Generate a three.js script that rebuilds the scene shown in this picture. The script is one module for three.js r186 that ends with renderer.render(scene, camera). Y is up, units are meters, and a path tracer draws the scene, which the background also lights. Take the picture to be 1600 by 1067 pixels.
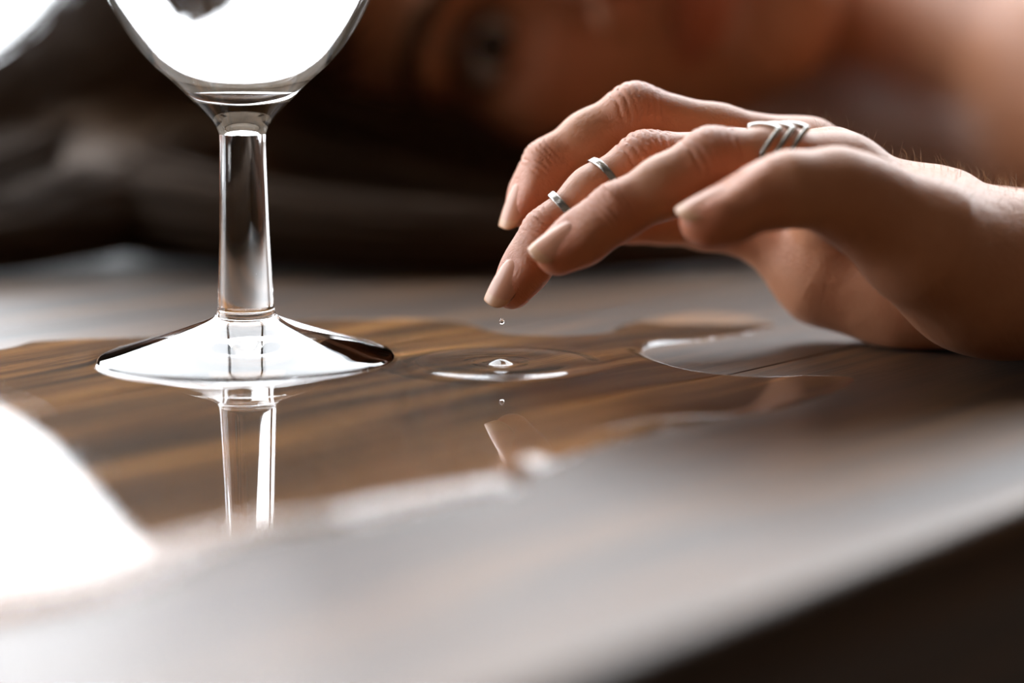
import * as THREE from 'three';
import { mergeGeometries } from 'three/addons/utils/BufferGeometryUtils.js';
import { RectAreaLightUniformsLib } from 'three/addons/lights/RectAreaLightUniformsLib.js';
import { RoundedBoxGeometry } from 'three/addons/geometries/RoundedBoxGeometry.js';

// ------------------------------------------------------------------ camera, sky, exposure
const scene = new THREE.Scene();
const FOCAL = 3195, PITCH = THREE.MathUtils.degToRad(8.79);            // focal length in pixels of a 1600 x 1067 frame
const EYE = new THREE.Vector3(0, 0.0743, 0.444);
const camera = new THREE.PerspectiveCamera(2 * Math.atan(533.5 / FOCAL) * 180 / Math.PI, 1600 / 1067, 0.02, 30);
camera.position.copy(EYE);
camera.rotation.x = -PITCH;
camera.focus = 0.446;
camera.userData.fStop = 3.9;
scene.add(camera);

const SKY = 3.4, DAYLIGHT = 3.0;
scene.background = new THREE.Color().setRGB(0.95 * SKY, 0.985 * SKY, 1.03 * SKY);   // overcast daylight, seen and let in only through the window

const renderer = new THREE.WebGLRenderer({ antialias: true });
renderer.toneMapping = THREE.LinearToneMapping;
renderer.toneMappingExposure = 1.35;
renderer.shadowMap.enabled = true;

// ------------------------------------------------------------------ helpers
const V = (x, y, z) => new THREE.Vector3(x, y, z);
const mm = 0.001;
const { clamp, lerp, smoothstep } = THREE.MathUtils;
function rng(seed) { return () => { seed = (seed + 0x6d2b79f5) | 0; let t = Math.imul(seed ^ (seed >>> 15), 1 | seed); t = (t + Math.imul(t ^ (t >>> 7), 61 | t)) ^ t; return ((t ^ (t >>> 14)) >>> 0) / 4294967296; }; }
function hash3(x, y, z) { let h = Math.imul(x, 374761393) ^ Math.imul(y, 668265263) ^ Math.imul(z, 2147483647 - 1274126177); h = Math.imul(h ^ (h >>> 13), 1274126177); h ^= h >>> 16; return (h >>> 0) / 4294967296; }
function noise3(x, y, z) {
  const ix = Math.floor(x), iy = Math.floor(y), iz = Math.floor(z); let fx = x - ix, fy = y - iy, fz = z - iz;
  fx = fx * fx * (3 - 2 * fx); fy = fy * fy * (3 - 2 * fy); fz = fz * fz * (3 - 2 * fz);
  const c = (a, b, d) => hash3(ix + a, iy + b, iz + d);
  return lerp(lerp(lerp(c(0, 0, 0), c(1, 0, 0), fx), lerp(c(0, 1, 0), c(1, 1, 0), fx), fy), lerp(lerp(c(0, 0, 1), c(1, 0, 1), fx), lerp(c(0, 1, 1), c(1, 1, 1), fx), fy), fz);
}
function noise2(x, y, px, py, seed) {            // value noise that repeats after px, py cells
  const ix = Math.floor(x), iy = Math.floor(y); let fx = x - ix, fy = y - iy;
  fx = fx * fx * (3 - 2 * fx); fy = fy * fy * (3 - 2 * fy);
  const m = (a, n) => ((a % n) + n) % n, c = (a, b) => hash3(m(ix + a, px), m(iy + b, py), seed);
  return lerp(lerp(c(0, 0), c(1, 0), fx), lerp(c(0, 1), c(1, 1), fx), fy);
}
// A point at z millimetres on the table, found from where it stands in a 1600 x 1067 view; returns millimetres.
function at(px, py, z) {
  const a = (px - 800) / FOCAL, b = -(py - 533.5) / FOCAL, c = Math.cos(PITCH), s = Math.sin(PITCH);
  const dx = a, dy = b * c - s, dz = -b * s - c, t = (z * mm - EYE.z) / dz;
  return V(EYE.x + dx * t, EYE.y + dy * t, z * mm).multiplyScalar(1000);
}
function onTable(px, py) {
  const a = (px - 800) / FOCAL, b = -(py - 533.5) / FOCAL, c = Math.cos(PITCH), s = Math.sin(PITCH), t = -EYE.y / (b * c - s);
  return V(a * t, 0, EYE.z + (-b * s - c) * t).multiplyScalar(1000);
}
const names = new Map();
function numbered(name) { const n = names.get(name) ?? 0; names.set(name, n + 1); return n ? `${name}_${String(n).padStart(3, '0')}` : name; }
function put(name, geometry, material, parent = scene) {
  const m = new THREE.Mesh(geometry, material);
  m.name = parent === scene ? numbered(name) : name; m.castShadow = m.receiveShadow = true;
  parent.add(m);
  return m;
}
function tag(o, label, category, group) { o.userData.label = label; o.userData.category = category; if (group) o.userData.group = group; return o; }
function structure(o) { o.userData.kind = 'structure'; return o; }
function group(name, parent = scene) { const g = new THREE.Group(); g.name = parent === scene ? numbered(name) : name; parent.add(g); return g; }
function dataTexture(w, h, f, srgb) {
  const d = new Uint8Array(w * h * 4);
  for (let y = 0, i = 0; y < h; y++) for (let x = 0; x < w; x++, i += 4) { const c = f(x, y); d[i] = clamp(c[0], 0, 255); d[i + 1] = clamp(c[1], 0, 255); d[i + 2] = clamp(c[2], 0, 255); d[i + 3] = 255; }
  const t = new THREE.DataTexture(d, w, h); t.magFilter = t.minFilter = THREE.LinearFilter; t.wrapS = t.wrapT = THREE.RepeatWrapping;
  if (srgb) t.colorSpace = THREE.SRGBColorSpace;
  t.needsUpdate = true;
  return t;
}
function geometryOf(position, normal, index, uv, color) {
  const g = new THREE.BufferGeometry();
  g.setAttribute('position', new THREE.Float32BufferAttribute(position, 3));
  if (uv) g.setAttribute('uv', new THREE.Float32BufferAttribute(uv, 2));
  if (color) g.setAttribute('color', new THREE.Float32BufferAttribute(color, 3));
  g.setIndex(index);
  if (normal) g.setAttribute('normal', new THREE.Float32BufferAttribute(normal, 3)); else g.computeVertexNormals();
  return g;
}
// Meshes the zero level of a distance field (millimetres in, metres out) with surface nets, looking closely only near the surface.
function surfaceNet(field, lo, hi, cell, { keep, paint, eps = cell * 0.6, slack = 1.3, uv } = {}) {
  const B = 8, n = [0, 1, 2].map((k) => Math.ceil((hi[k] - lo[k]) / cell / B) * B), [nx, ny, nz] = n, sx = 1, sy = nx + 1, sz = (nx + 1) * (ny + 1);
  const val = new Float32Array((nx + 1) * (ny + 1) * (nz + 1)).fill(NaN), id = new Int32Array(val.length).fill(-1), blocks = [];
  const reach = cell * B * 0.5 * 1.733 * slack;
  for (let bz = 0; bz < nz; bz += B) for (let by = 0; by < ny; by += B) for (let bx = 0; bx < nx; bx += B) {
    if (Math.abs(field(lo[0] + (bx + 4) * cell, lo[1] + (by + 4) * cell, lo[2] + (bz + 4) * cell)) > reach) continue;
    blocks.push([bx, by, bz]);
    for (let z = bz; z <= bz + B; z++) for (let y = by; y <= by + B; y++) for (let x = bx; x <= bx + B; x++) {
      const i = x + y * sy + z * sz;
      if (val[i] !== val[i]) val[i] = field(lo[0] + x * cell, lo[1] + y * cell, lo[2] + z * cell);
    }
  }
  const pos = [], cells = [];
  for (const [bx, by, bz] of blocks) for (let z = bz; z < bz + B; z++) for (let y = by; y < by + B; y++) for (let x = bx; x < bx + B; x++) {
    const i = x + y * sy + z * sz; let inside = 0;
    for (let c = 0; c < 8; c++) inside += val[i + (c & 1) + ((c >> 1) & 1) * sy + (c >> 2) * sz] < 0;
    if (!inside || inside === 8) continue;
    let ax = 0, ay = 0, az = 0, m = 0;
    for (let a = 0; a < 8; a++) for (let k = 0; k < 3; k++) {
      if (a & (1 << k)) continue;
      const b = a | (1 << k), va = val[i + (a & 1) + ((a >> 1) & 1) * sy + (a >> 2) * sz], vb = val[i + (b & 1) + ((b >> 1) & 1) * sy + (b >> 2) * sz];
      if ((va < 0) === (vb < 0)) continue;
      const t = va / (va - vb);
      ax += (a & 1) + (k === 0 ? t : 0); ay += ((a >> 1) & 1) + (k === 1 ? t : 0); az += (a >> 2) + (k === 2 ? t : 0); m++;
    }
    const p = [lo[0] + (x + ax / m) * cell, lo[1] + (y + ay / m) * cell, lo[2] + (z + az / m) * cell];
    if (keep && !keep(...p)) continue;
    id[i] = pos.length / 3; pos.push(...p); cells.push(i);
  }
  const index = [], quad = (a, b, c, d, flip) => { if (a < 0 || b < 0 || c < 0 || d < 0) return; flip ? index.push(a, b, c, a, c, d) : index.push(a, c, b, a, d, c); };
  for (const i of cells) {
    const v = val[i] < 0;
    if ((val[i + sx] < 0) !== v) quad(id[i], id[i - sy], id[i - sy - sz], id[i - sz], v);
    if ((val[i + sy] < 0) !== v) quad(id[i], id[i - sz], id[i - sz - sx], id[i - sx], v);
    if ((val[i + sz] < 0) !== v) quad(id[i], id[i - sx], id[i - sx - sy], id[i - sy], v);
  }
  const normal = new Float32Array(pos.length), color = paint ? new Float32Array(pos.length) : null, tex = new Float32Array(pos.length / 3 * 2);
  for (let k = 0; k < pos.length; k += 3) {
    const x = pos[k], y = pos[k + 1], z = pos[k + 2];
    let gx = field(x + eps, y, z) - field(x - eps, y, z), gy = field(x, y + eps, z) - field(x, y - eps, z), gz = field(x, y, z + eps) - field(x, y, z - eps);
    const l = Math.hypot(gx, gy, gz) || 1; gx /= l; gy /= l; gz /= l;
    normal[k] = gx; normal[k + 1] = gy; normal[k + 2] = gz;
    if (paint) { const c = paint(x, y, z, gx, gy, gz); color[k] = c[0]; color[k + 1] = c[1]; color[k + 2] = c[2]; }
    tex[k / 3 * 2] = (x * 0.9 + z * 0.55) * mm; tex[k / 3 * 2 + 1] = (y * 0.8 - z * 0.6) * mm;
  }
  return geometryOf(pos.map((p) => p * mm), normal, index, tex, color);
}
const smin = (a, b, k) => { const h = Math.max(k - Math.abs(a - b), 0) / k; return Math.min(a, b) - h * h * k * 0.25; };
const smax = (a, b, k) => -smin(-a, -b, k);
function bone(a, b, ra, rb, squash) { const d = b.clone().sub(a); return { ax: a.x, ay: a.y, az: a.z, dx: d.x, dy: d.y, dz: d.z, q: 1 / Math.max(d.lengthSq(), 1e-9), ra, rb, a, b }; }
function boneDistance(n, x, y, z) {
  const px = x - n.ax, py = y - n.ay, pz = z - n.az; let t = (px * n.dx + py * n.dy + pz * n.dz) * n.q; t = t < 0 ? 0 : t > 1 ? 1 : t;
  const ex = px - n.dx * t, ey = py - n.dy * t, ez = pz - n.dz * t;
  return Math.sqrt(ex * ex + ey * ey + ez * ez) - (n.ra + (n.rb - n.ra) * t);
}
const ellipsoid = (x, y, z, cx, cy, cz, rx, ry, rz) => { x = (x - cx) / rx; y = (y - cy) / ry; z = (z - cz) / rz; const k = Math.sqrt(x * x + y * y + z * z); return (k - 1) * Math.min(rx, ry, rz) * (k > 1 ? 1 : 1); };

// ------------------------------------------------------------------ materials
const GRAIN = V(0.652, 0, -0.759), ACROSS = V(0.759, 0, 0.652);          // the boards run along GRAIN
const woodBase = (seed) => {
  const W = 2048, H = 1024;                                             // 0.42 m along the grain, 0.105 m across a board
  return dataTexture(W, H, (x, y) => {
    const u = x / W, v = y / H, bend = noise2(u * 5, v * 3, 5, 3, seed) * 0.10 + noise2(u * 13, v * 5, 13, 5, seed + 1) * 0.02, w = v + bend;
    const broad = noise2(u * 3, w * 7, 3, 7, seed + 2), mid = noise2(u * 7, w * 34, 7, 34, seed + 3), fine = noise2(u * 22, w * 170, 22, 170, seed + 4), hair = noise2(u * 40, w * 480, 40, 480, seed + 5);
    const streak = Math.pow(noise2(u * 4, w * 19, 4, 19, seed + 6), 4), pore = noise2(u * 90, w * 420, 90, 420, seed + 7) > 0.80 ? 1 : 0;
    const t = clamp(0.16 + 0.44 * broad + 0.52 * (mid - 0.4) + 0.36 * (fine - 0.5) + 0.2 * (hair - 0.5), 0, 1);
    let r = lerp(86, 232, t), g = lerp(57, 163, t), b = lerp(27, 88, t);
    const dark = 1 - 0.62 * streak - 0.22 * pore * (0.4 + 0.6 * mid);
    return [r * dark, g * dark * (0.985 + 0.03 * broad), b * dark];
  }, true);
};
const woodRelief = dataTexture(1024, 1024, (x, y) => {
  const u = x / 1024, v = y / 1024, w = v + noise2(u * 5, v * 3, 5, 3, 9) * 0.06;
  const h = 150 + 70 * (noise2(u * 20, w * 160, 20, 160, 31) - 0.5) + 50 * (noise2(u * 60, w * 420, 60, 420, 32) - 0.5) - (noise2(u * 60, w * 260, 60, 260, 33) > 0.82 ? 60 : 0);
  return [h, h, h];
});
const woodMaterials = [11, 47].map((seed, k) => new THREE.MeshPhysicalMaterial({ name: 'bare_wood', vertexColors: true, map: woodBase(seed), bumpMap: woodRelief, bumpScale: 0.00012, roughness: 0.385, ior: 1.45, specularIntensity: 0.9, sheen: 0.05, sheenRoughness: 0.5, sheenColor: new THREE.Color(0.95, 0.95, 0.95) }));
const darkWood = new THREE.MeshStandardMaterial({ name: 'dark_wood', color: new THREE.Color(0x4a3322), roughness: 0.5 });
const water = new THREE.MeshPhysicalMaterial({ name: 'water', color: 0xffffff, roughness: 0, transmission: 1, thickness: 0.002, ior: 1.333 });
const waterInGlass = new THREE.MeshPhysicalMaterial({ name: 'water_against_glass', color: 0xffffff, roughness: 0, transmission: 1, thickness: 0.002, ior: 1.125 });
const glass = new THREE.MeshPhysicalMaterial({ name: 'clear_glass', color: 0xffffff, roughness: 0, transmission: 1, thickness: 0.002, ior: 1.5 });
const skinRelief = dataTexture(512, 512, (x, y) => {
  const u = x / 512, v = y / 512, wx = u + 0.02 * noise2(u * 12, v * 12, 12, 12, 3), wy = v + 0.02 * noise2(u * 12, v * 12, 12, 12, 4);
  const cell = Math.abs(noise2(wx * 36, wy * 36, 36, 36, 5) - 0.5) * 2, line = Math.abs(noise2((wx + wy) * 30, (wx - wy) * 14, 60, 28, 6) - 0.5) * 2;
  const h = 90 + 90 * Math.min(1, cell * 2.4) + 60 * Math.min(1, line * 3);
  return [h, h, h];
});
skinRelief.repeat.set(1 / 0.018, 1 / 0.018);
const skin = new THREE.MeshPhysicalMaterial({ name: 'skin', vertexColors: true, roughness: 0.42, ior: 1.44, bumpMap: skinRelief, bumpScale: 0.00013, sheen: 0.15, sheenRoughness: 0.4, sheenColor: new THREE.Color(0.9, 0.85, 0.8) });
const nailMaterial = new THREE.MeshPhysicalMaterial({ name: 'fingernail', vertexColors: true, roughness: 0.34, ior: 1.48 });
const cloth = new THREE.MeshPhysicalMaterial({ name: 'dark_cotton', color: new THREE.Color().setRGB(0.05, 0.034, 0.026), roughness: 0.85, sheen: 0.3, sheenColor: new THREE.Color(0.3, 0.25, 0.22) });
const silver = new THREE.MeshStandardMaterial({ name: 'silver', color: new THREE.Color().setRGB(0.50, 0.48, 0.455), metalness: 1, roughness: 0.22 });
const hairMaterial = new THREE.MeshPhysicalMaterial({ name: 'dark_hair', color: new THREE.Color().setRGB(0.075, 0.042, 0.021), roughness: 0.62, ior: 1.4, specularIntensity: 0.6 });
const plaster = new THREE.MeshStandardMaterial({ name: 'warm_plaster', color: new THREE.Color().setRGB(0.07, 0.047, 0.03), roughness: 0.9 });
const ceilingPaint = new THREE.MeshStandardMaterial({ name: 'ceiling_paint', color: new THREE.Color().setRGB(0.09, 0.07, 0.05), roughness: 0.9 });
const floorWood = new THREE.MeshStandardMaterial({ name: 'floor_wood', color: new THREE.Color().setRGB(0.07, 0.045, 0.028), roughness: 0.5 });
const framePaint = new THREE.MeshStandardMaterial({ name: 'frame_paint', color: new THREE.Color().setRGB(0.72, 0.7, 0.66), roughness: 0.5 });
const pane = new THREE.MeshPhysicalMaterial({ name: 'window_glass', color: 0xffffff, roughness: 0, transmission: 1, thickness: 0, ior: 1.5 });

// ------------------------------------------------------------------ the room (table top at y = 0)
const ROOM = { x0: -2.0, x1: 2.4, y0: -0.75, y1: 2.9, z0: -1.5, z1: 2.3, t: 0.15 };
const SIDE = { z0: -1.3, z1: 0.16, y0: -0.12, y1: 2.75 };                  // the window in the left wall
const WIN = { x0: -1.85, x1: 1.5, y0: -0.12, y1: 2.75 };
function slab(name, x0, x1, y0, y1, z0, z1, material) { const g = new THREE.BoxGeometry(x1 - x0, y1 - y0, z1 - z0); g.translate((x0 + x1) / 2, (y0 + y1) / 2, (z0 + z1) / 2); return structure(put(name, g, material)); }
{
  const { x0, x1, y0, y1, z0, z1, t } = ROOM;
  slab('floor', x0 - t, x1 + t, y0 - t, y0, z0 - t, z1 + t, floorWood);
  slab('ceiling', x0 - t, x1 + t, y1, y1 + t, z0 - t, z1 + t, ceilingPaint);
  const side = new THREE.Shape([[z0 - t, y0], [z1 + t, y0], [z1 + t, y1], [z0 - t, y1]].map((p) => new THREE.Vector2(...p)));
  side.holes.push(new THREE.Path([[SIDE.z0, SIDE.y0], [SIDE.z0, SIDE.y1], [SIDE.z1, SIDE.y1], [SIDE.z1, SIDE.y0]].map((p) => new THREE.Vector2(...p))));
  const left = new THREE.ExtrudeGeometry(side, { depth: t, bevelEnabled: false }); left.rotateY(-Math.PI / 2); left.translate(x0, 0, 0);
  structure(put('wall_left', left, plaster));
  slab('wall_right', x1, x1 + t, y0, y1, z0 - t, z1 + t, plaster);
  slab('wall_front', x0, x1, y0, y1, z1, z1 + t, plaster);
  const s = new THREE.Shape([[x0, y0], [x1, y0], [x1, y1], [x0, y1]].map((p) => new THREE.Vector2(...p)));
  s.holes.push(new THREE.Path([[WIN.x0, WIN.y0], [WIN.x0, WIN.y1], [WIN.x1, WIN.y1], [WIN.x1, WIN.y0]].map((p) => new THREE.Vector2(...p))));
  const back = new THREE.ExtrudeGeometry(s, { depth: t, bevelEnabled: false }); back.translate(0, 0, z0 - t);
  structure(put('wall_back', back, plaster));
  const windowIn = (name, width, high) => {
    const w = structure(group(name)), f = 0.05, bar = (bw, bh, x, y) => { const g = new RoundedBoxGeometry(bw, bh, 0.06, 2, 0.006); g.translate(x, y, 0); put('window_frame', g, framePaint, w); };
    bar(width, f, 0, f / 2); bar(width, f, 0, high - f / 2); bar(f, high, -width / 2 + f / 2, high / 2); bar(f, high, width / 2 - f / 2, high / 2);
    const g = new THREE.PlaneGeometry(width - 2 * f, high - 2 * f); g.translate(0, high / 2, 0); put('window_pane', g, pane, w);
    return w;
  };
  windowIn('window_1', WIN.x1 - WIN.x0, WIN.y1 - WIN.y0).position.set((WIN.x0 + WIN.x1) / 2, WIN.y0, z0 - t * 0.5);
  const w2 = windowIn('window_2', SIDE.z1 - SIDE.z0, SIDE.y1 - SIDE.y0);
  w2.position.set(x0 - t * 0.5, SIDE.y0, (SIDE.z0 + SIDE.z1) / 2); w2.rotation.y = Math.PI / 2;
  // the daylight that enters through the two windows
  RectAreaLightUniformsLib.init();
  for (const [name, width, high, from, to] of [['window_daylight', WIN.x1 - WIN.x0 - 0.1, WIN.y1 - WIN.y0 - 0.1, V((WIN.x0 + WIN.x1) / 2, (WIN.y0 + WIN.y1) / 2, z0 - 0.03), V(0, 0, 1)], ['side_window_daylight', SIDE.z1 - SIDE.z0 - 0.1, SIDE.y1 - SIDE.y0 - 0.1, V(x0 - 0.03, (SIDE.y0 + SIDE.y1) / 2, (SIDE.z0 + SIDE.z1) / 2), V(1, 0, 0)]]) {
    const l = new THREE.RectAreaLight(new THREE.Color().setRGB(0.95, 0.985, 1.03), DAYLIGHT, width, high);
    l.name = name; l.position.copy(from); scene.add(l); l.lookAt(from.clone().add(to));
  }
}

// ------------------------------------------------------------------ where the water was spilled (millimetres)
const FOOT = V(-58.3, 0, 0), FOOT_R = 32.4, RIPPLE = V(-2.5, 0, 5.5), DEEP = 1.8;
const outline = [[-260, 575], [-120, 568], [-40, 558], [0, 551], [40, 541], [110, 537], [260, 531], [400, 515], [480, 506], [560, 500], [650, 503], [735, 511], [800, 528], [870, 531], [930, 527], [960, 514], [1040, 493], [1120, 488], [1190, 498], [1212, 509], [1150, 524], [1090, 533], [1025, 541], [1004, 550], [1022, 563], [1085, 580], [1180, 589], [1270, 587], [1330, 590], [1325, 604], [1280, 622], [1180, 648], [1080, 664], [960, 692], [905, 712], [868, 728], [835, 738], [815, 765], [770, 776], [700, 788], [620, 803], [540, 822], [420, 838], [340, 856], [250, 895], [150, 935], [0, 960], [-200, 960], [-330, 800], [-330, 650]];
const pts = outline.map(([x, y]) => { const p = onTable(x, y); return new THREE.Vector2(p.x, p.z); });
const curve = new THREE.CatmullRomCurve3(pts.map((p) => V(p.x, 0, p.y)), true, 'centripetal'), N = 760, ring = curve.getSpacedPoints(N).slice(0, N);
let area = 0; for (let i = 0; i < N; i++) { const a = ring[i], b = ring[(i + 1) % N]; area += a.x * b.z - b.x * a.z; }
if (area < 0) ring.reverse();                                        // inside lies at (-tz, tx) of the walking direction
// distance of a point to the outline, for the height of the water's rounded rim
const toEdge = (x, z) => { let d = 1e9; for (let i = 0; i < N; i++) { const a = ring[i], b = ring[(i + 1) % N], ex = b.x - a.x, ez = b.z - a.z, t = clamp(((x - a.x) * ex + (z - a.z) * ez) / (ex * ex + ez * ez), 0, 1), q = (x - a.x - ex * t) ** 2 + (z - a.z - ez * t) ** 2; if (q < d) d = q; } return Math.sqrt(d); };
const inside = (x, z) => { let c = false; for (let i = 0, j = N - 1; i < N; j = i++) { const a = ring[i], b = ring[j]; if ((a.z > z) !== (b.z > z) && x < ((b.x - a.x) * (z - a.z)) / (b.z - a.z) + a.x) c = !c; } return c; };

// ------------------------------------------------------------------ the table
const DRY = [0.27, 0.27, 0.30];
const EDGE = 0.1466, FAR = -0.56, END0 = -0.75, END1 = 0.56;
const table = tag(group('wooden_table'), 'oiled brown plank table with a wet top', 'table');
const tableTurn = Math.atan2(0.759, 0.652);                            // local x along the grain, local z towards the near edge
table.rotation.y = tableTurn;
{
  const joints = [EDGE, 0.0420, -0.0348, -0.1250, -0.2150, -0.3050, -0.3950, -0.4800, FAR], gap = 0.0004, thick = 0.034;
  for (let k = 0; k + 1 < joints.length; k++) {
    const z1 = joints[k] - (k ? gap / 2 : 0), z0 = joints[k + 1] + gap / 2, near = k === 0 ? 0.003 : 0.0004, far = 0.0004, fine = k < 5;
    const section = [[z0, -thick], [z0, -far]];                        // [z, y] round the top of the board
    for (let i = 1; i <= 3; i++) section.push([z0 + far * (1 - Math.cos(i * Math.PI / 6)), -far * (1 - Math.sin(i * Math.PI / 6))]);
    const across = fine ? Math.round((z1 - z0) / 0.002) : 4;
    for (let i = 1; i < across; i++) section.push([lerp(z0 + far, z1 - near, i / across), 0]);
    for (let i = 3; i >= 0; i--) section.push([z1 - near * (1 - Math.cos(i * Math.PI / 6)), -near * (1 - Math.sin(i * Math.PI / 6))]);
    section.push([z1, -thick], [z0, -thick]);
    const xs = [END0]; if (fine) for (let x = -0.27; x < 0.14; x += 0.002) xs.push(x); xs.push(END1);
    const pos = [], uv = [], col = [], index = [], m = section.length, du = (k * 0.137) % 0.42, dv = k * 0.031;
    for (const x of xs) for (const [z, y] of section) {
      pos.push(x, y, z); uv.push((x + du) / 0.42, (z - y + dv) / 0.105);
      const wx = (x * GRAIN.x + z * ACROSS.x) * 1000, wz = (x * GRAIN.z + z * ACROSS.z) * 1000, wet = y > -0.004 && fine ? smoothstep((inside(wx, wz) ? 1 : -1) * toEdge(wx, wz), -1, 2) : 0;
      col.push(lerp(DRY[0], 1, wet), lerp(DRY[1], 1, wet), lerp(DRY[2], 1, wet));              // bare wood is pale and greyish dry, deep brown wet
    }
    for (let i = 0; i + 1 < xs.length; i++) for (let j = 0; j + 1 < m; j++) { const a = i * m + j, b = a + 1, c = a + m, d = c + 1; index.push(a, b, c, b, d, c); }
    for (const i of [0, xs.length - 1]) for (let j = 1; j + 2 < m; j++) i ? index.push(i * m, i * m + j, i * m + j + 1) : index.push(0, j + 1, j);
    const g = geometryOf(pos, null, index, uv, col);
    put('plank', g, woodMaterials[k % 2], table);
  }
  for (const [name, w, d, x, z] of [['apron', END1 - END0 - 0.16, 0.022, (END0 + END1) / 2, EDGE - 0.06], ['apron', END1 - END0 - 0.16, 0.022, (END0 + END1) / 2, FAR + 0.06], ['apron', 0.022, EDGE - FAR - 0.16, END0 + 0.06, (EDGE + FAR) / 2], ['apron', 0.022, EDGE - FAR - 0.16, END1 - 0.06, (EDGE + FAR) / 2]]) {
    const g = new RoundedBoxGeometry(w, 0.08, d, 2, 0.003); g.translate(x, -0.034 - 0.04, z); put(name, g, darkWood, table);
  }
  for (const x of [END0 + 0.06, END1 - 0.06]) for (const z of [EDGE - 0.06, FAR + 0.06]) {
    const g = new THREE.CylinderGeometry(0.032, 0.022, 0.716, 20); g.translate(x, -0.034 - 0.358, z); put('leg', g, darkWood, table);
  }
}

// ------------------------------------------------------------------ the spilled water
{
  const RIM = 6;
  const height = (x, z) => {
    const thin = 1 - 0.72 * smoothstep(x, 22, 44), e = clamp(toEdge(x, z) / (RIM * (0.5 + 0.5 * thin)), 0, 1); let h = DEEP * thin * Math.pow(1 - Math.pow(1 - e, 2.2), 0.85);
    const r = Math.hypot(x - RIPPLE.x, z - RIPPLE.z), f = Math.hypot(x - FOOT.x, z - FOOT.z) - FOOT_R;
    h += 1.0 * Math.exp(-((r / 2.5) ** 2)) - 0.22 * Math.exp(-(((r - 4.2) / 1.5) ** 2)) + 0.10 * Math.exp(-(((r - 7) / 1.6) ** 2)) + 0.5 * Math.exp(-(((r - 18.5) / (r < 18.5 ? 5.5 : 1.8)) ** 2)) - 0.14 * Math.exp(-(((r - 23.5) / 2.4) ** 2));
    if (f > -1) h += 0.5 * Math.exp(-Math.max(f, 0) / 1.3);
    return h;
  };
  // signed distance on a fine grid, cut along the outline (and along the foot of the glass)
  const x0 = -160, x1 = 100, z0 = -62, z1 = 190, CELL = 0.65, nx = Math.ceil((x1 - x0) / CELL), nz = Math.ceil((z1 - z0) / CELL), S = new Float32Array((nx + 1) * (nz + 1)), pos = [], index = [], made = new Map();
  for (let j = 0; j <= nz; j++) for (let i = 0; i <= nx; i++) { const x = x0 + i * CELL, z = z0 + j * CELL; S[j * (nx + 1) + i] = Math.min((inside(x, z) ? 1 : -1) * toEdge(x, z), Math.hypot(x - FOOT.x, z - FOOT.z) - FOOT_R - 0.02); }
  const vertex = (key, x, z, rim) => { if (!made.has(key)) { made.set(key, pos.length / 3); pos.push(x, rim ? -0.15 : height(x, z), z); } return made.get(key); };
  for (let j = 0; j < nz; j++) for (let i = 0; i < nx; i++) {
    const c = [[i, j], [i, j + 1], [i + 1, j + 1], [i + 1, j]], s = c.map(([a, b]) => S[b * (nx + 1) + a]);
    if (s.every((v) => v <= 0)) continue;
    const poly = [];
    for (let k = 0; k < 4; k++) {
      const a = c[k], b = c[(k + 1) % 4], sa = s[k], sb = s[(k + 1) % 4];
      if (sa > 0) poly.push(vertex(a.join(), x0 + a[0] * CELL, z0 + a[1] * CELL));
      if ((sa > 0) !== (sb > 0)) { const t = sa / (sa - sb), x = x0 + (a[0] + (b[0] - a[0]) * t) * CELL, z = z0 + (a[1] + (b[1] - a[1]) * t) * CELL, key = [a.join(), b.join()].sort().join(';'); poly.push(vertex(key, x, z, Math.hypot(x - FOOT.x, z - FOOT.z) > FOOT_R + 1)); }
    }
    for (let k = 1; k + 1 < poly.length; k++) index.push(poly[0], poly[k], poly[k + 1]);
  }
  const normal = new Float32Array(pos.length), e = 0.35;
  for (let k = 0; k < pos.length; k += 3) {
    const x = pos[k], z = pos[k + 2], n = V(height(x - e, z) - height(x + e, z), 2 * e, height(x, z - e) - height(x, z + e)).normalize();
    normal[k] = n.x; normal[k + 1] = n.y; normal[k + 2] = n.z;
  }
  tag(put('water_puddle', geometryOf(pos.map((p) => p * mm), normal, index), water), 'clear puddle of spilled water spread over the wooden table top', 'puddle');
}

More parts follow.
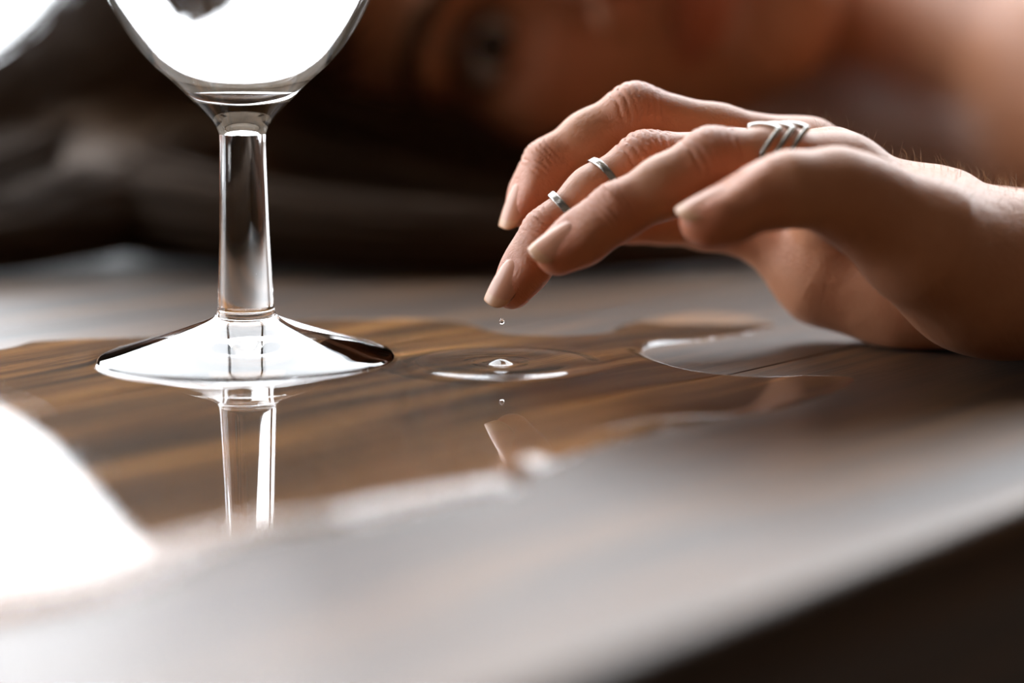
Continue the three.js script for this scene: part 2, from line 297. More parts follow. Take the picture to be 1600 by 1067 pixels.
// ------------------------------------------------------------------ the wine glass and what is in it
{
  const wine = tag(group('wine_glass'), 'clear stemmed wine glass standing in the puddle', 'glass');
  wine.position.set(FOOT.x * mm, 0, FOOT.z * mm);
  const lathe = (name, profile, material, parent, smooth = true) => {
    const c = smooth ? new THREE.SplineCurve(profile.map((p) => new THREE.Vector2(p[0] * mm, p[1] * mm))).getPoints(profile.length * 8) : profile.map((p) => new THREE.Vector2(p[0] * mm, p[1] * mm));
    return put(name, new THREE.LatheGeometry(c, 128), material, parent);
  };
  // the foot, from the hollow underneath to the lower end of the stem; the stem; the bowl, outside then inside
  lathe('foot', [[0.001, 2.4], [8, 2.2], [16, 1.6], [24, 0.7], [28.5, 0.15], [30.5, 0.02], [31.7, 0.4], [32.4, 1.5], [32.2, 2.4], [31, 3.1], [26, 4.6], [19, 6.8], [12.5, 9.0], [8.5, 10.5], [6.9, 11.4], [6.3, 12.4]], glass, wine);
  lathe('stem', [[6.3, 12.4], [6.15, 14], [5.9, 20], [5.5, 30], [5.2, 40], [5.02, 48], [5.0, 51]], glass, wine);
  lathe('bowl', [[5.0, 51], [5.9, 53], [8.0, 55.6], [11.0, 58.7], [14.5, 62.2], [19.0, 66.2], [23.2, 71.3], [27.0, 77.8], [31, 87], [34.3, 98], [36.3, 112], [36.6, 126], [35.8, 142], [34, 158], [32.6, 166], [32.1, 166.6], [31.6, 166], [33.0, 158], [34.7, 142], [35.4, 129.2]], glass, wine);
  // water: its outside touches the glass, so it is an inner boundary of the glass (glass to water, 1.5 : 1.333), wound the other way round
  const inGlass = tag(group('water_in_glass'), 'clear drinking water filling the bowl of the wine glass', 'water');
  inGlass.position.copy(wine.position);
  lathe('water_body', [[35.4, 129.2], [35.4, 126], [34.4, 112], [31.4, 98], [27.3, 87.6], [22.7, 79], [19.0, 73.6], [15.2, 68.9], [11.2, 65.0], [7.6, 62.6], [3.6, 61.4], [0.001, 61.2]], waterInGlass, inGlass);
  lathe('water_surface', [[0.001, 128], [30, 128.02], [33, 128.3], [35.4, 129.2]], water, inGlass, false);
}

// ------------------------------------------------------------------ the falling drop
{
  const g = new THREE.LatheGeometry([[0.0001, -0.62], [0.3, -0.55], [0.52, -0.34], [0.6, -0.05], [0.52, 0.25], [0.33, 0.5], [0.14, 0.72], [0.0001, 0.86]].map((p) => new THREE.Vector2(p[0] * mm, p[1] * mm)), 32), p = at(784, 502, 4);
  const drop = tag(put('water_drop', g, water), 'small round drop of water falling beneath the middle fingertip', 'drop');
  drop.position.set(p.x * mm, p.y * mm, p.z * mm);
}

// ------------------------------------------------------------------ the person: one body of head, shoulders, arm and hand
const P = (x, y, z) => at(x, y, z);                                     // hand joints, millimetres
const px = (n, z) => n * (444 - z) / FOCAL * 1.012;                     // a width in the view at depth z, millimetres
function finger(spec, dorsal) {                                        // spec: [x, y, z, half width] from knuckle to tip
  const j = spec.map(([x, y, z]) => P(x, y, z)), r = spec.map((s) => px(s[3], s[2])), bones = [];
  for (let i = 0; i + 1 < j.length; i++) bones.push(bone(j[i], j[i + 1], r[i], r[i + 1]));
  return { j, r, bones, dorsal };
}
const fingers = {
  index: finger([[1315, 272, 9, 54], [1215, 248, 14, 47], [1112, 252, 16, 49], [1040, 292, 17, 45], [962, 332, 17, 42], [908, 370, 17, 41], [872, 394, 17, 37]], V(-0.35, 0.8, 0.62)),
  middle: finger([[1300, 262, -9, 52], [1150, 250, -4, 44], [1010, 253, 0, 45], [928, 303, 2, 40], [856, 367, 3, 39], [822, 415, 4, 36], [800, 450, 4, 33]], V(-0.6, 0.55, 0.58)),
  ring: finger([[1262, 238, -26, 48], [1120, 208, -22, 41], [992, 176, -18, 43], [920, 216, -18, 39], [856, 258, -18, 37], [828, 300, -18, 34], [817, 326, -18, 29]], V(-0.75, 0.45, 0.48)),
  little: finger([[1190, 350, -42, 48], [1105, 345, -42, 42], [1035, 340, -40, 38], [985, 342, -38, 34], [955, 345, -38, 30]], V(0, 1, 0.2)),
  thumb: finger([[1345, 318, 26, 64], [1300, 296, 30, 60], [1235, 296, 33, 55], [1182, 308, 34, 48], [1130, 333, 34, 46], [1103, 345, 34, 41]], V(-0.35, 0.92, 0.26)),
};
for (const [name, from, level] of [['index', -6.6, 4.6], ['middle', -6.6, 4.2], ['ring', -6.4, 3.9], ['little', -5.5, 3.6], ['thumb', -6.8, 5.3]]) {   // finger ends are flat where the nail lies
  const f = fingers[name], n = f.j.length - 1, axis = f.j[n].clone().sub(f.j[n - 1]).normalize(), d = f.dorsal.clone().addScaledVector(axis, -f.dorsal.dot(axis)).normalize();
  f.flat = { o: f.j[n], axis, d, side: axis.clone().cross(d), from, level };
}
const W = (x, y, z) => V(x, y, z);
const palm = [];
{
  const add = (a, b, ra, rb) => palm.push(bone(a, b, ra, rb));
  const wristA = P(1580, 432, 4), wristB = P(1580, 428, -20);
  add(P(1315, 272, 9), P(1480, 355, 4), px(52, 9), px(66, 4)); add(P(1480, 355, 4), wristA, px(66, 4), px(103, 4));
  add(P(1300, 262, -9), P(1470, 345, -10), px(50, -9), px(66, -10)); add(P(1470, 345, -10), wristB, px(66, -10), px(103, -20));
  add(P(1262, 250, -26), P(1440, 370, -26), px(50, -26), px(84, -26)); add(P(1440, 370, -26), wristB, px(80, -26), px(103, -20));
  add(P(1190, 350, -42), P(1295, 418, -36), px(48, -42), px(80, -36)); add(P(1295, 418, -36), P(1420, 450, -30), px(80, -36), px(90, -30)); add(P(1420, 450, -30), wristB, px(90, -30), px(103, -20));
  add(P(1345, 318, 26), P(1440, 378, 20), px(64, 26), px(86, 20)); add(P(1440, 378, 20), P(1520, 432, 10), px(86, 20), px(102, 10)); add(P(1520, 432, 10), wristA, px(102, 10), px(106, 4));
  add(P(1310, 300, 8), P(1300, 330, -24), px(40, 8), px(44, -24));       // the hollow of the palm
  const elbow = W(312, 42, -128), shoulder = W(152, 80, -412);
  add(wristA, W(160, 21, -8), px(103, 4), 17.5); add(wristB, W(160, 21, -28), px(103, -20), 17.5);
  add(W(160, 21, -8), W(265, 36, -62), 17.5, 33); add(W(160, 21, -28), W(265, 36, -66), 17.5, 33); add(W(265, 40, -64), elbow, 33, 37);
  add(elbow, W(205, 50, -282), 38, 46); add(W(205, 50, -282), shoulder, 46, 56);
}
const chains = Object.values(fingers);
const HEAD = W(0, 97.6, -351), UPWARD = V(-0.978, 0.208, 0), FORWARD = V(0, 0, 1), LEFTWARD = V(0.208, 0.978, 0);
const trunk = [bone(W(152, 80, -412), W(205, 100, -540), 58, 90), bone(W(205, 102, -540), W(80, 205, -610), 100, 80), bone(W(240, 160, -575), W(420, 75, -850), 105, 120), bone(W(120, 200, -610), W(380, 130, -870), 90, 112), bone(W(420, 75, -850), W(490, -150, -1020), 122, 135), bone(W(380, 130, -870), W(470, -120, -1040), 112, 135)];
const neck = [bone(W(110, 66, -470), W(220, 84, -530), 56, 75), bone(W(62, 96, -395), W(190, 120, -500), 55, 68)];
const creaseNoise = (a, b) => noise3(a * 1.3, b * 1.1, 7.7) - 0.5;
// flesh that rests on the table is pressed flat by it
function rested(d, x, y, z) { return y < 6 && (x * 0.652 - z * 0.759) < END1 * 1000 + 6 && (x * 0.759 + z * 0.652) > FAR * 1000 - 6 && (x * 0.759 + z * 0.652) < EDGE * 1000 + 4 ? smax(d, 0.3 - y, 1.2) : d; }
function handField(x, y, z) {
  let base = 1e9;
  for (const b of palm) base = smin(base, boneDistance(b, x, y, z), 9);
  let best = base;
  for (const f of chains) {
    let d = 1e9;
    for (const b of f.bones) d = smin(d, boneDistance(b, x, y, z), 3.5);
    if (d < 2.5 && base > -1) d -= creases(f, x, y, z);
    const t = f.flat; if (t && d < 4) { const ax = x - t.o.x, ay = y - t.o.y, az = z - t.o.z, s = ax * t.axis.x + ay * t.axis.y + az * t.axis.z; if (s > t.from - 9) { const up = ax * t.d.x + ay * t.d.y + az * t.d.z; d = smax(d, up - t.level - Math.max(0, t.from + 1 - s) * 0.22, 2.2); } }
    best = Math.min(best, smin(base, d, 7));
  }
  if (best < 3 && best > -3) best += 0.10 * (noise3(x * 0.35, y * 0.35, z * 0.35) - 0.5);
  return rested(best, x, y, z);
}
// folds in the skin over the finger joints (less than nothing = carved in)
function creases(f, x, y, z) {
  let sum = 0;
  if (f.folds === undefined) {
    const n = f.j.length, last = n - 1;
    const joint = (i, lines, step, depth, soft) => { const axis = f.j[i + 1].clone().sub(f.j[i - 1]).normalize(); const d = f.dorsal.clone().addScaledVector(axis, -f.dorsal.dot(axis)).normalize(); return { o: f.j[i], axis, d, side: axis.clone().cross(d), lines, step, depth, soft }; };
    f.folds = n === 7 ? [joint(2, 7, 1.75, 0.30, 0.30), joint(4, 6, 1.3, 0.28, 0.28)] : n === 6 ? [joint(3, 5, 2, 0.12, 0.5)] : [joint(2, 4, 1.8, 0.2, 0.4)];
  }
  for (const q of f.folds) {
    const ax = x - q.o.x, ay = y - q.o.y, az = z - q.o.z, s = ax * q.axis.x + ay * q.axis.y + az * q.axis.z;
    if (Math.abs(s) > q.lines * q.step) continue;
    const up = ax * q.d.x + ay * q.d.y + az * q.d.z, sd = ax * q.side.x + ay * q.side.y + az * q.side.z, l = Math.hypot(up, sd) || 1, mask = smoothstep(up / l, 0.1, 0.7);
    if (mask <= 0) continue;
    const w = s + 1.6 * creaseNoise(sd * 0.55, s * 0.25) + 0.045 * sd * sd * (s > 0 ? 0.5 : -0.5), k = Math.round(w / q.step);
    if (Math.abs(k) > q.lines / 2) continue;
    const e = (w - k * q.step) / q.soft, strong = 0.45 + 0.75 * hash3(k + 40, Math.round(q.o.x * 7), 3);
    sum -= q.depth * strong * mask * Math.exp(-e * e) * (0.6 + 0.8 * noise3(sd * 0.5, k * 3.1, 1.5));
  }
  return sum;
}
function headField(wx, wy, wz) {
  const dx = wx - HEAD.x, dy = wy - HEAD.y, dz = wz - HEAD.z;
  const x = dx * LEFTWARD.x + dy * LEFTWARD.y + dz * LEFTWARD.z, y = dx * UPWARD.x + dy * UPWARD.y + dz * UPWARD.z, z = dx * FORWARD.x + dy * FORWARD.y + dz * FORWARD.z, a = Math.abs(x);
  let d = ellipsoid(x, y, z, 0, 36, -10, 73, 86, 94);
  if (d > 120) return d;
  d = smin(d, ellipsoid(x, y, z, 0, -32, 28, 57, 76, 57), 26);
  d = smin(d, Math.hypot(a - 37, y + 20, z - 60) - 26, 18);                                    // cheekbones
  d = smin(d, boneDistance({ ax: 54, ay: -48, az: 2, dx: -46, dy: -46, dz: 62, q: 1 / (46 * 46 + 46 * 46 + 62 * 62), ra: 16, rb: 17 }, a, y, z), 20);   // jaw
  d = smin(d, Math.hypot(x, y + 97, z - 66) - 17, 16);                                         // chin
  d = smin(d, boneDistance({ ax: 12, ay: 19, az: 80, dx: 30, dy: 3, dz: -10, q: 1 / 1009, ra: 9, rb: 9 }, a, y, z), 10);                                // brow
  d = smax(d, -(ellipsoid(a, y, z, 32, 1, 97, 19, 12.5, 17)), 9);                              // eye sockets
  d = smin(d, boneDistance({ ax: 0, ay: 10, az: 84, dx: 0, dy: -42, dz: 24, q: 1 / (42 * 42 + 24 * 24), ra: 7, rb: 9.5 }, x, y, z), 8);                  // nose
  d = smin(d, Math.hypot(a - 11, y + 37, z - 96) - 7.2, 5);
  d = smax(d, -(Math.hypot((a - 6.5) / 1.2, y + 43.5, z - 101) - 3.6), 1.5);
  const opening = (1 - Math.hypot((a - 32) / 15, y / (y > 0 ? 6.6 : 4.8))) * 6;               // the eye is open
  d = smin(d, Math.max(Math.hypot(a - 32, y, z - 74) - 14.6, z > 74 ? opening : -9), 2.5);
  const mouth = 5 * Math.max(0, 1 - (x / 27) ** 2), mz = 91 - x * x * 0.018;
  if (a < 26) {
    d = smin(d, Math.hypot((y + 63) * 1.0, z - mz) - (mouth * 0.9 - 0.5), 6);
    d = smin(d, Math.hypot((y + 72) * 0.95, z - mz + 1) - (mouth * 1.15 - 0.5), 6);
    d = smax(d, -(Math.hypot((y + 67 + x * x * 0.004) * 1.3, z - mz - 5) - 2.2 * Math.min(1, mouth * 0.6)), 2);
  }
  d = smin(d, ellipsoid(a - 0.25 * (z + 30), y, z, 66, -6, -14, 6, 28, 17), 5);                                  // ears
  return d;
}
const otherArm = [bone(W(80, 205, -610), W(-60, 45, -880), 56, 37), bone(W(-60, 45, -880), W(40, -160, -1010), 37, 25), bone(W(40, -160, -1010), W(80, -240, -1030), 22, 16)];
function bodyField(x, y, z) {
  let d = 1e9;
  for (const b of trunk) d = smin(d, boneDistance(b, x, y, z), 45);
  for (const b of neck) d = smin(d, boneDistance(b, x, y, z), 30);
  for (const b of otherArm) d = smin(d, boneDistance(b, x, y, z), 20);
  let arm = 1e9;
  for (const b of palm) arm = smin(arm, boneDistance(b, x, y, z), 9);
  d = smin(d, arm, 30);
  return rested(smin(d, headField(x, y, z), 24), x, y, z);
}
const skinTone = (x, y, z) => { const m = 0.5 * noise3(x * 0.12, y * 0.12, z * 0.12) + 0.3 * noise3(x * 0.5, y * 0.5, z * 0.5) + 0.2 * noise3(x * 1.6, y * 1.6, z * 1.6) - 0.5; return [0.60 * (1 + 0.12 * m), 0.268 * (1 + 0.22 * m), 0.142 * (1 + 0.26 * m)]; };
const blush = (c, k) => [c[0] * (1 - 0.06 * k), c[1] * (1 - 0.30 * k), c[2] * (1 - 0.32 * k)];
let handVertices = 0;
const person = tag(group('person'), 'person lying with one cheek on the table, hand reaching over the puddle', 'person');
{
  const CUT = 134;
  const hand = surfaceNet(handField, [-14, -3, -66], [CUT + 4, 68, 52], 0.42, {
    eps: 0.16, keep: (x) => x < CUT + 2, slack: 1.5,
    paint: (x, y, z) => {
      let k = 0;
      for (const f of chains) { const n = f.j.length - 1; k = Math.max(k, 0.9 * (1 - smoothstep(Math.hypot(x - f.j[n].x, y - f.j[n].y, z - f.j[n].z), 3, 15))); for (const i of n === 6 ? [2, 4] : [3]) if (f.j[i]) k = Math.max(k, 0.55 * (1 - smoothstep(Math.hypot(x - f.j[i].x, y - f.j[i].y, z - f.j[i].z), 5, 11))); }
      return blush(skinTone(x, y, z), k);
    },
  });
  const toHead = (x, y, z) => { const q = V(x, y, z).sub(HEAD); return [q.dot(LEFTWARD), q.dot(UPWARD), q.dot(FORWARD)]; };
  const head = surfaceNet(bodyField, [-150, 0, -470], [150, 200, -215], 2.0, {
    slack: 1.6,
    paint: (x, y, z) => { const [a, b, c] = toHead(x, y, z); const lips = (1 - smoothstep(Math.hypot(a / 26, (b + 67.5) / 10), 0.8, 1.05)) * (c > 70 ? 1 : 0), cheek = 0.5 * (1 - smoothstep(Math.hypot(Math.abs(a) - 40, b + 22), 8, 30)) + 0.5 * (1 - smoothstep(Math.hypot(a, b + 36), 6, 18)); const socketShade = c > 60 ? 0.68 * (1 - smoothstep(Math.hypot((Math.abs(a) - 33) / 1.45, b - 4), 8, 17)) : 0, tone = blush(skinTone(x * 0.4, y * 0.4, z * 0.4), Math.max(lips * 1.1, cheek * 0.7)); return tone.map((v) => v * (1 - socketShade)); },   // shade of the eye sockets darkened into the skin colour

  });
  const inHead = (x, y, z) => x > -140 && x < 139 && y > 9 && y < 189 && z > -459 && z < -217;
  const rest = surfaceNet((x, y, z) => bodyField(x, y, z), [-120, -300, -1160], [620, 330, 10], 6, { slack: 1.6, keep: (x, y, z) => !(x < CUT && z > -120) && !inHead(x, y, z), paint: (x, y, z) => skinTone(x * 0.4, y * 0.4, z * 0.4) });
  handVertices = hand.attributes.position.count;
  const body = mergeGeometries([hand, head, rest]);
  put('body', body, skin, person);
  const shirt = surfaceNet((x, y, z) => { let d = 1e9; for (const b of trunk) d = smin(d, boneDistance(b, x, y, z), 45); d = smin(d, boneDistance(neck[0], x, y, z), 30) - 4; const hole = Math.min(boneDistance(neck[1], x, y, z) - 16, Math.hypot(x - 152, y - 80, z + 412) - 104, Math.hypot(x - 60, y - 200, z + 630) - 92); return rested(smax(d, -hole, 5), x, y, z); }, [-60, -300, -1180], [640, 330, -380], 4, { slack: 1.6 });
  put('sleeveless_top', shirt, cloth, person);
}
// fingernails, eyes, brows, lashes and hair: parts of the person
for (const [name, length, half, over, R] of [['index', 11.4, 4.3, 5.0, 5.2], ['middle', 11.6, 4.3, 5.4, 5.1], ['ring', 11.2, 4.0, 5.7, 4.7], ['little', 8, 3.4, 3.6, 4.3], ['thumb', 12.0, 5.2, 4.8, 6.4]]) {
  const f = fingers[name], { o, axis, d, side, level } = f.flat, nu = 20, nv = 26, pos = [], col = [], index = [], rows = 2 * (nu + 1);
  for (let j = 0; j <= nv; j++) for (let k = 0; k < rows; k++) {
    const top = k <= nu, u = (top ? k / nu : 1 - (k - nu - 1) / nu) * 2 - 1, v = j / nv;
    const wide = half * (0.90 + 0.10 * Math.sin(Math.PI * clamp(v * 1.1, 0, 1))) * (v > 0.86 ? 1 - 0.10 * ((v - 0.86) / 0.14) ** 2 : 1), th = Math.asin(clamp(u * wide / R, -0.98, 0.98));
    const along = over - length + v * length + (1 - v) * 1.6 * u * u - v * 1.5 * u ** 4 * 1.0, drop = (1 - Math.cos(th)) * R + 0.012 * (v * length - length * 0.35) ** 2;
    const lift = level + 0.28 - drop - (top ? 0 : 0.42) - (v < 0.12 ? (0.12 - v) * 3 : 0);
    const p = o.clone().addScaledVector(axis, along).addScaledVector(side, Math.sin(th) * R).addScaledVector(d, lift);
    pos.push(p.x * mm, p.y * mm, p.z * mm);
    const free = smoothstep(v + 0.05 * u * u, 0.80, 0.84), c = [lerp(0.59, 0.62, free), lerp(0.265, 0.33, free), lerp(0.155, 0.18, free)];
    col.push(...c);
  }
  for (let j = 0; j < nv; j++) for (let k = 0; k < rows; k++) { const a = j * rows + k, b = j * rows + (k + 1) % rows, c = a + rows, e = b + rows; index.push(a, b, c, b, e, c); }
  for (const j of [0, nv]) for (let k = 0; k < nu; k++) { const a = j * rows + k, b = a + 1, c = j * rows + rows - 1 - k, e = c - 1; j ? index.push(a, b, c, b, e, c) : index.push(a, c, b, b, c, e); }
  const g = geometryOf(pos, null, index, null, col);
  put('fingernail', g, nailMaterial, person);
}
const fromHead = (x, y, z) => HEAD.clone().addScaledVector(LEFTWARD, x).addScaledVector(UPWARD, y).addScaledVector(FORWARD, z);
const eyeMaterial = new THREE.MeshPhysicalMaterial({ name: 'eye', vertexColors: true, roughness: 0.08, ior: 1.4 });
for (const s of [-1, 1]) {
  const g = new THREE.SphereGeometry(12.9 * mm, 160, 120), p = g.attributes.position, col = [], look = V(-s * 0.06, 0, 1).normalize();
  for (let i = 0; i < p.count; i++) { const c = V(p.getX(i), p.getY(i), p.getZ(i)).normalize().dot(look), a = Math.acos(clamp(c, -1, 1)) * 12.9; col.push(...(a < 2.3 ? [0.004, 0.004, 0.004] : a < 6.6 ? [0.035, 0.02, 0.012] : [0.5, 0.44, 0.4])); }
  g.setAttribute('color', new THREE.Float32BufferAttribute(col, 3));
  const e = put('eye', g, eyeMaterial, person), c = fromHead(s * 32, 0, 74);
  e.position.set(c.x * mm, c.y * mm, c.z * mm); e.quaternion.setFromRotationMatrix(new THREE.Matrix4().makeBasis(LEFTWARD, UPWARD, FORWARD));
}
const strandRandom = rng(5);
function strand(points, r0, r1, sides = 4, segments = 18) {            // a tapering hair through points (millimetres)
  const c = new THREE.CatmullRomCurve3(points), fr = c.computeFrenetFrames(segments, false), pos = [], nor = [], index = [];
  for (let i = 0; i <= segments; i++) {
    const t = i / segments, p = c.getPoint(t), r = lerp(r0, r1, t);
    for (let k = 0; k < sides; k++) { const a = k / sides * Math.PI * 2, n = fr.normals[i].clone().multiplyScalar(Math.cos(a)).addScaledVector(fr.binormals[i], Math.sin(a)); pos.push((p.x + n.x * r) * mm, (p.y + n.y * r) * mm, (p.z + n.z * r) * mm); nor.push(n.x, n.y, n.z); }
  }
  for (let i = 0; i < segments; i++) for (let k = 0; k < sides; k++) { const a = i * sides + k, b = i * sides + (k + 1) % sides; index.push(a, b, a + sides, b, b + sides, a + sides); }
  return geometryOf(pos, nor, index);
}
for (const s of [-1, 1]) {
  const brow = [], lash = [];
  for (let k = 0; k < 150; k++) {
    const t = strandRandom(), x = lerp(11, 54, t), y = 20 + 7 * Math.sin(Math.min(t * 1.25, 1) * Math.PI * 0.6) - (t > 0.7 ? (t - 0.7) * 14 : 0) + (strandRandom() - 0.5) * 7 * (1 - t * 0.55), z = 91 - (x - 11) * 0.16 - Math.max(0, x - 30) ** 2 * 0.022;
    brow.push(strand([fromHead(s * x, y - 1.5, z - 2), fromHead(s * (x + 3), y + 1, z + 0.3), fromHead(s * (x + 8), y + 2 - t * 3, z - 1.6)], 0.5, 0.12, 4, 4));
  }
  for (let k = 0; k < 46; k++) {
    const t = k / 45, a = lerp(-1, 1, t), x = 32 + 14 * a, y = 6.2 * Math.sqrt(Math.max(0, 1 - a * a)), z = 74 + Math.sqrt(Math.max(1, 14.8 ** 2 - (x - 32) ** 2 - y * y));
    lash.push(strand([fromHead(s * x, y, z), fromHead(s * (x + a * 2), y + 1, z + 4), fromHead(s * (x + a * 4), y + 5, z + 7)], 0.22, 0.05, 4, 4));
  }
  put('eyebrow', mergeGeometries(brow), hairMaterial, person);
  put('eyelashes', mergeGeometries(lash), hairMaterial, person);
}
{
  const path = (...p) => p.map(([x, y, z, r]) => ({ p: V(x, y, z), r }));
  const locks = [
    path([-30, 128, -345, 62], [-88, 98, -315, 52], [-140, 54, -287, 34], [-178, 36, -272, 24], [-245, 19, -245, 17], [-330, 10, -215, 9]),
    path([-95, 84, -350, 66], [-125, 48, -305, 38], [-110, 28, -275, 24], [-70, 18, -262, 17], [-25, 12, -258, 11], [30, 8, -260, 7], [80, 6, -268, 5]),
    path([-100, 70, -370, 60], [-120, 40, -320, 38], [-70, 26, -300, 26], [0, 20, -300, 20], [60, 15, -310, 14]),
    path([-110, 60, -330, 50], [-160, 36, -300, 32], [-205, 24, -262, 22], [-260, 15, -215, 14], [-310, 9, -170, 8]),
    path([-110, 56, -325, 46], [-150, 26, -262, 29], [-178, 18, -212, 21], [-222, 12, -176, 15], [-285, 7, -150, 9]),
    path([-60, 40, -320, 34], [-110, 24, -250, 26], [-130, 17, -200, 20], [-158, 12, -172, 15], [-205, 7, -150, 9]),
    path([-150, 34, -290, 32], [-125, 19, -212, 22], [-68, 14, -180, 17], [0, 10, -176, 13], [60, 8, -188, 9], [112, 6, -207, 5]),
  ];
  const FLAT = (k) => (k >= 3 ? 1.5 : 1), tall = (p, k) => V(p.x, p.y * FLAT(k), p.z);               // hair lying on the table spreads flat
  const bones = locks.flatMap((l, k) => l.slice(1).map((q, i) => Object.assign(bone(tall(l[i].p, k), tall(q.p, k), l[i].r * (1 - 0.35 * i / l.length), q.r * (1 - 0.35 * (i + 1) / l.length)), { k })));
  const hairField = (wx, wy, wz) => {
    const q = V(wx, wy, wz).sub(HEAD), x = q.dot(LEFTWARD), y = q.dot(UPWARD), z = q.dot(FORWARD);
    let d = ellipsoid(x, y, z, 0, 44, -20, 86, 97, 98);
    for (const b of bones) d = smin(d, boneDistance(b, wx, wy * FLAT(b.k), wz) + 2.2, 14);
    const face = (4 + 0.86 * (y + 12) - z) * 0.75 - 0.0035 * x * x;                            // the hairline: forehead to ears
    d = smax(d, wx > -78 && wy > 40 ? -face : -face - 60 * smoothstep(-wx, 60, 110) - 60 * (1 - smoothstep(wy, 24, 44)), 8);
    d = smax(d, 1.2 - wy, 2);
    return d + 2.2 * (noise3(x * 0.34, y * 0.03, z * 0.06) - 0.5) + 1.2 * (noise3(wy * 0.7, (wx - wz) * 0.03, (wz + wx) * 0.28) - 0.5);
  };
  const hair = group('hair', person);
  put('hair_mass', surfaceNet(hairField, [-345, -2, -480], [110, 215, -150], 2.4, { slack: 1.9 }), hairMaterial, hair);
  const strands = [], rnd = strandRandom;
  for (const [k, l] of locks.entries()) for (let n = 0; n < 270; n++) {
    let a = rnd() * Math.PI * 2; const twist = (rnd() - 0.5) * 1.6, out = 0.9 + rnd() * 0.22, pts = [];
    for (let i = 0; i < l.length; i++) {
      const t = l[Math.min(i + 1, l.length - 1)].p.clone().sub(l[Math.max(i - 1, 0)].p).normalize(), s = t.clone().cross(V(0, 1, 0)).normalize(), u = s.clone().cross(t), q = l[i].p.clone().addScaledVector(u, Math.sin(a) * l[i].r * out / FLAT(k)).addScaledVector(s, Math.cos(a) * l[i].r * out);
      const loose = 3 + 24 * (i / l.length) ** 2; q.x += (rnd() - 0.5) * loose; q.z += (rnd() - 0.5) * loose; q.y = Math.max(q.y, 1.5); pts.push(q); a += twist / l.length;
    }
    const start = k === 0 ? 0 : 1;
    const whole = new THREE.CatmullRomCurve3(pts.slice(start)), ends = 0.72 + 0.28 * rnd();
    strands.push(strand([0, 0.2, 0.4, 0.6, 0.8, 1].map((t) => whole.getPoint(t * ends)), 0.7, 0.12, 3, 16));
  }
  for (let n = 0; n < 520; n++) {                                       // over the crown, from the hairline to the back
    const a = (rnd() - 0.5) * 2.9, b0 = 0.72 + 0.25 * Math.abs(a) * 0.4 + rnd() * 0.9, b1 = b0 + 1.1 + rnd() * 1.1, grow = 1 + rnd() * 0.025, drift = (rnd() - 0.5) * 0.25;
    strands.push(strand([0, 0.25, 0.5, 0.75, 1].map((t) => { const b = lerp(b0, b1, t), s = a + drift * t; return fromHead(86 * Math.sin(s) * grow, 44 + 97 * Math.cos(s) * Math.sin(b) * grow, -20 + 98 * Math.cos(s) * Math.cos(b) * grow); }), 0.55, 0.2, 3, 14));
  }
  put('hair_strands', mergeGeometries(strands), hairMaterial, hair).userData.kind = 'stuff';
}

{   // fine pale hairs on the back of the hand and the wrist
  const down = [], g = person.getObjectByName('body').geometry, p = g.attributes.position, n = g.attributes.normal, rnd = rng(77);
  for (let k = 0; k < 40000 && down.length < 480; k++) {
    const i = Math.floor(rnd() * handVertices), x = p.getX(i) * 1000, y = p.getY(i) * 1000, z = p.getZ(i) * 1000, nx = n.getX(i), ny = n.getY(i), nz = n.getZ(i);
    if (x < 62 || ny < 0.15 || y < 18 || rnd() > smoothstep(x, 55, 105)) continue;
    const l = 1.6 + 2.6 * rnd(), o = V(x, y, z), dir = V(nx - 0.9 + rnd() * 0.8, ny, nz - 0.4 + rnd() * 0.8).normalize();
    down.push(strand([o.clone().addScaledVector(V(nx, ny, nz), -0.2), o.clone().addScaledVector(dir, l * 0.5).addScaledVector(V(nx, ny, nz), 0.3), o.clone().addScaledVector(dir, l).addScaledVector(V(0, -1, 0), 0.3)], 0.035, 0.012, 3, 4));
  }
  put('arm_hair', mergeGeometries(down), new THREE.MeshStandardMaterial({ name: 'arm_hair', color: new THREE.Color().setRGB(0.72, 0.56, 0.38), roughness: 0.5 }), person).userData.kind = 'stuff';
}

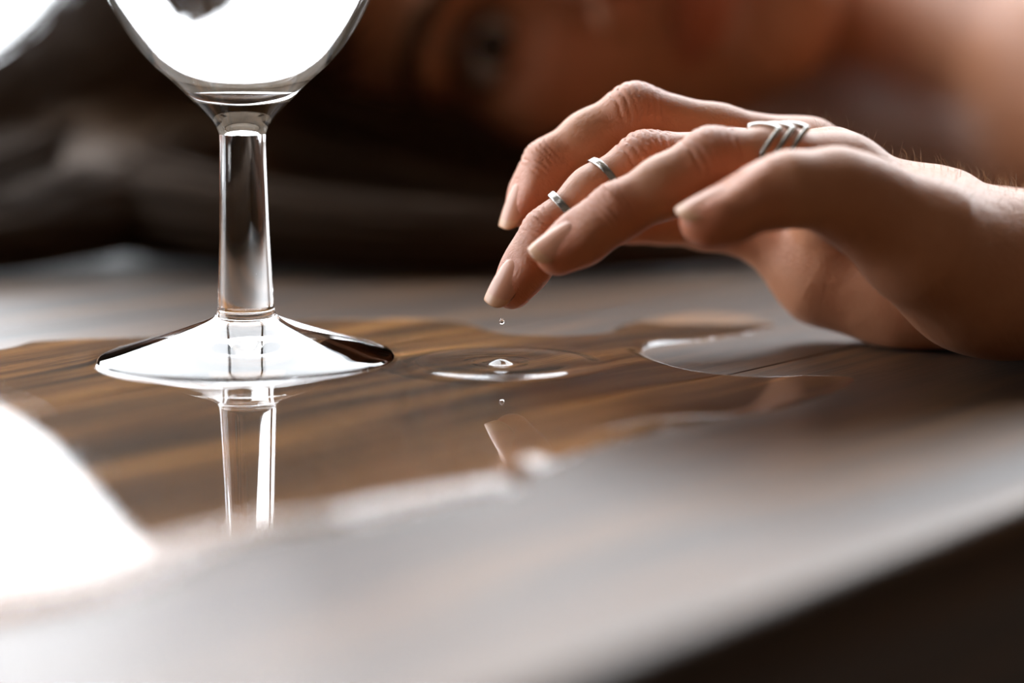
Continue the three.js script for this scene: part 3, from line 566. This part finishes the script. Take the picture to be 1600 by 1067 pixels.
// ------------------------------------------------------------------ the rings on the fingers
function ringOn(f, from, to, t) { const a = f.j[from], b = f.j[to], axis = b.clone().sub(a).normalize(), d = f.dorsal.clone().addScaledVector(axis, -f.dorsal.dot(axis)).normalize(); return { o: a.clone().lerp(b, t), axis, d, side: axis.clone().cross(d), r: lerp(f.r[from], f.r[to], t) }; }
// A band round a finger: its middle line is shifted along the finger by shift(angle); angle 0 is the back of the finger.
function band({ o, axis, d, side, r }, wide, thick, shift, tilt = 0, raise = 0.15, n = 160) {
  const pos = [], index = [], section = [];
  for (let k = 0; k < 12; k++) { const a = (k + 0.5) / 12 * Math.PI * 2, c = Math.cos(a), s = Math.sin(a), e = 0.45; section.push([Math.sign(c) * Math.abs(c) ** e * wide / 2, Math.sign(s) * Math.abs(s) ** e * thick / 2]); }
  for (let i = 0; i < n; i++) {
    const a = i / n * Math.PI * 2 - Math.PI, R = r + raise + thick / 2, along = shift(a) + tilt * Math.cos(a), out = d.clone().multiplyScalar(Math.cos(a)).addScaledVector(side, Math.sin(a));
    for (const [s, t] of section) { const p = o.clone().addScaledVector(axis, along + s).addScaledVector(out, R + t); pos.push(p.x * mm, p.y * mm, p.z * mm); }
  }
  for (let i = 0; i < n; i++) for (let k = 0; k < 12; k++) { const a = i * 12 + k, b = i * 12 + (k + 1) % 12, j = (i + 1) % n, c = j * 12 + k, e = j * 12 + (k + 1) % 12; index.push(a, c, b, b, c, e); }
  return geometryOf(pos, null, index);
}
tag(put('finger_ring', band(ringOn(fingers.middle, 3, 4, 0.52), 1.7, 0.9, () => 0), silver), 'plain thin silver ring just above the middle finger end joint', 'ring');
tag(put('finger_ring', band(ringOn(fingers.middle, 2, 3, 0.72), 1.6, 1.0, (a) => 0.5 * Math.sin(a * 2)), silver), 'slim twisted silver ring near the middle finger knuckle', 'ring');
{
  const chevron = tag(group('chevron_ring'), 'triple chevron silver ring at the base of the index finger', 'ring'), where = ringOn(fingers.index, 1, 2, 0.05);
  for (const k of [0, 1, 2]) put('band', band(where, 1.25, 1.2, (a) => (k - 1) * -3.0 + 1.4 - 4.6 * Math.max(0, 1 - Math.abs(a - 0.1) / 0.8), 0, 0.2), silver, chevron);
}
renderer.render(scene, camera);
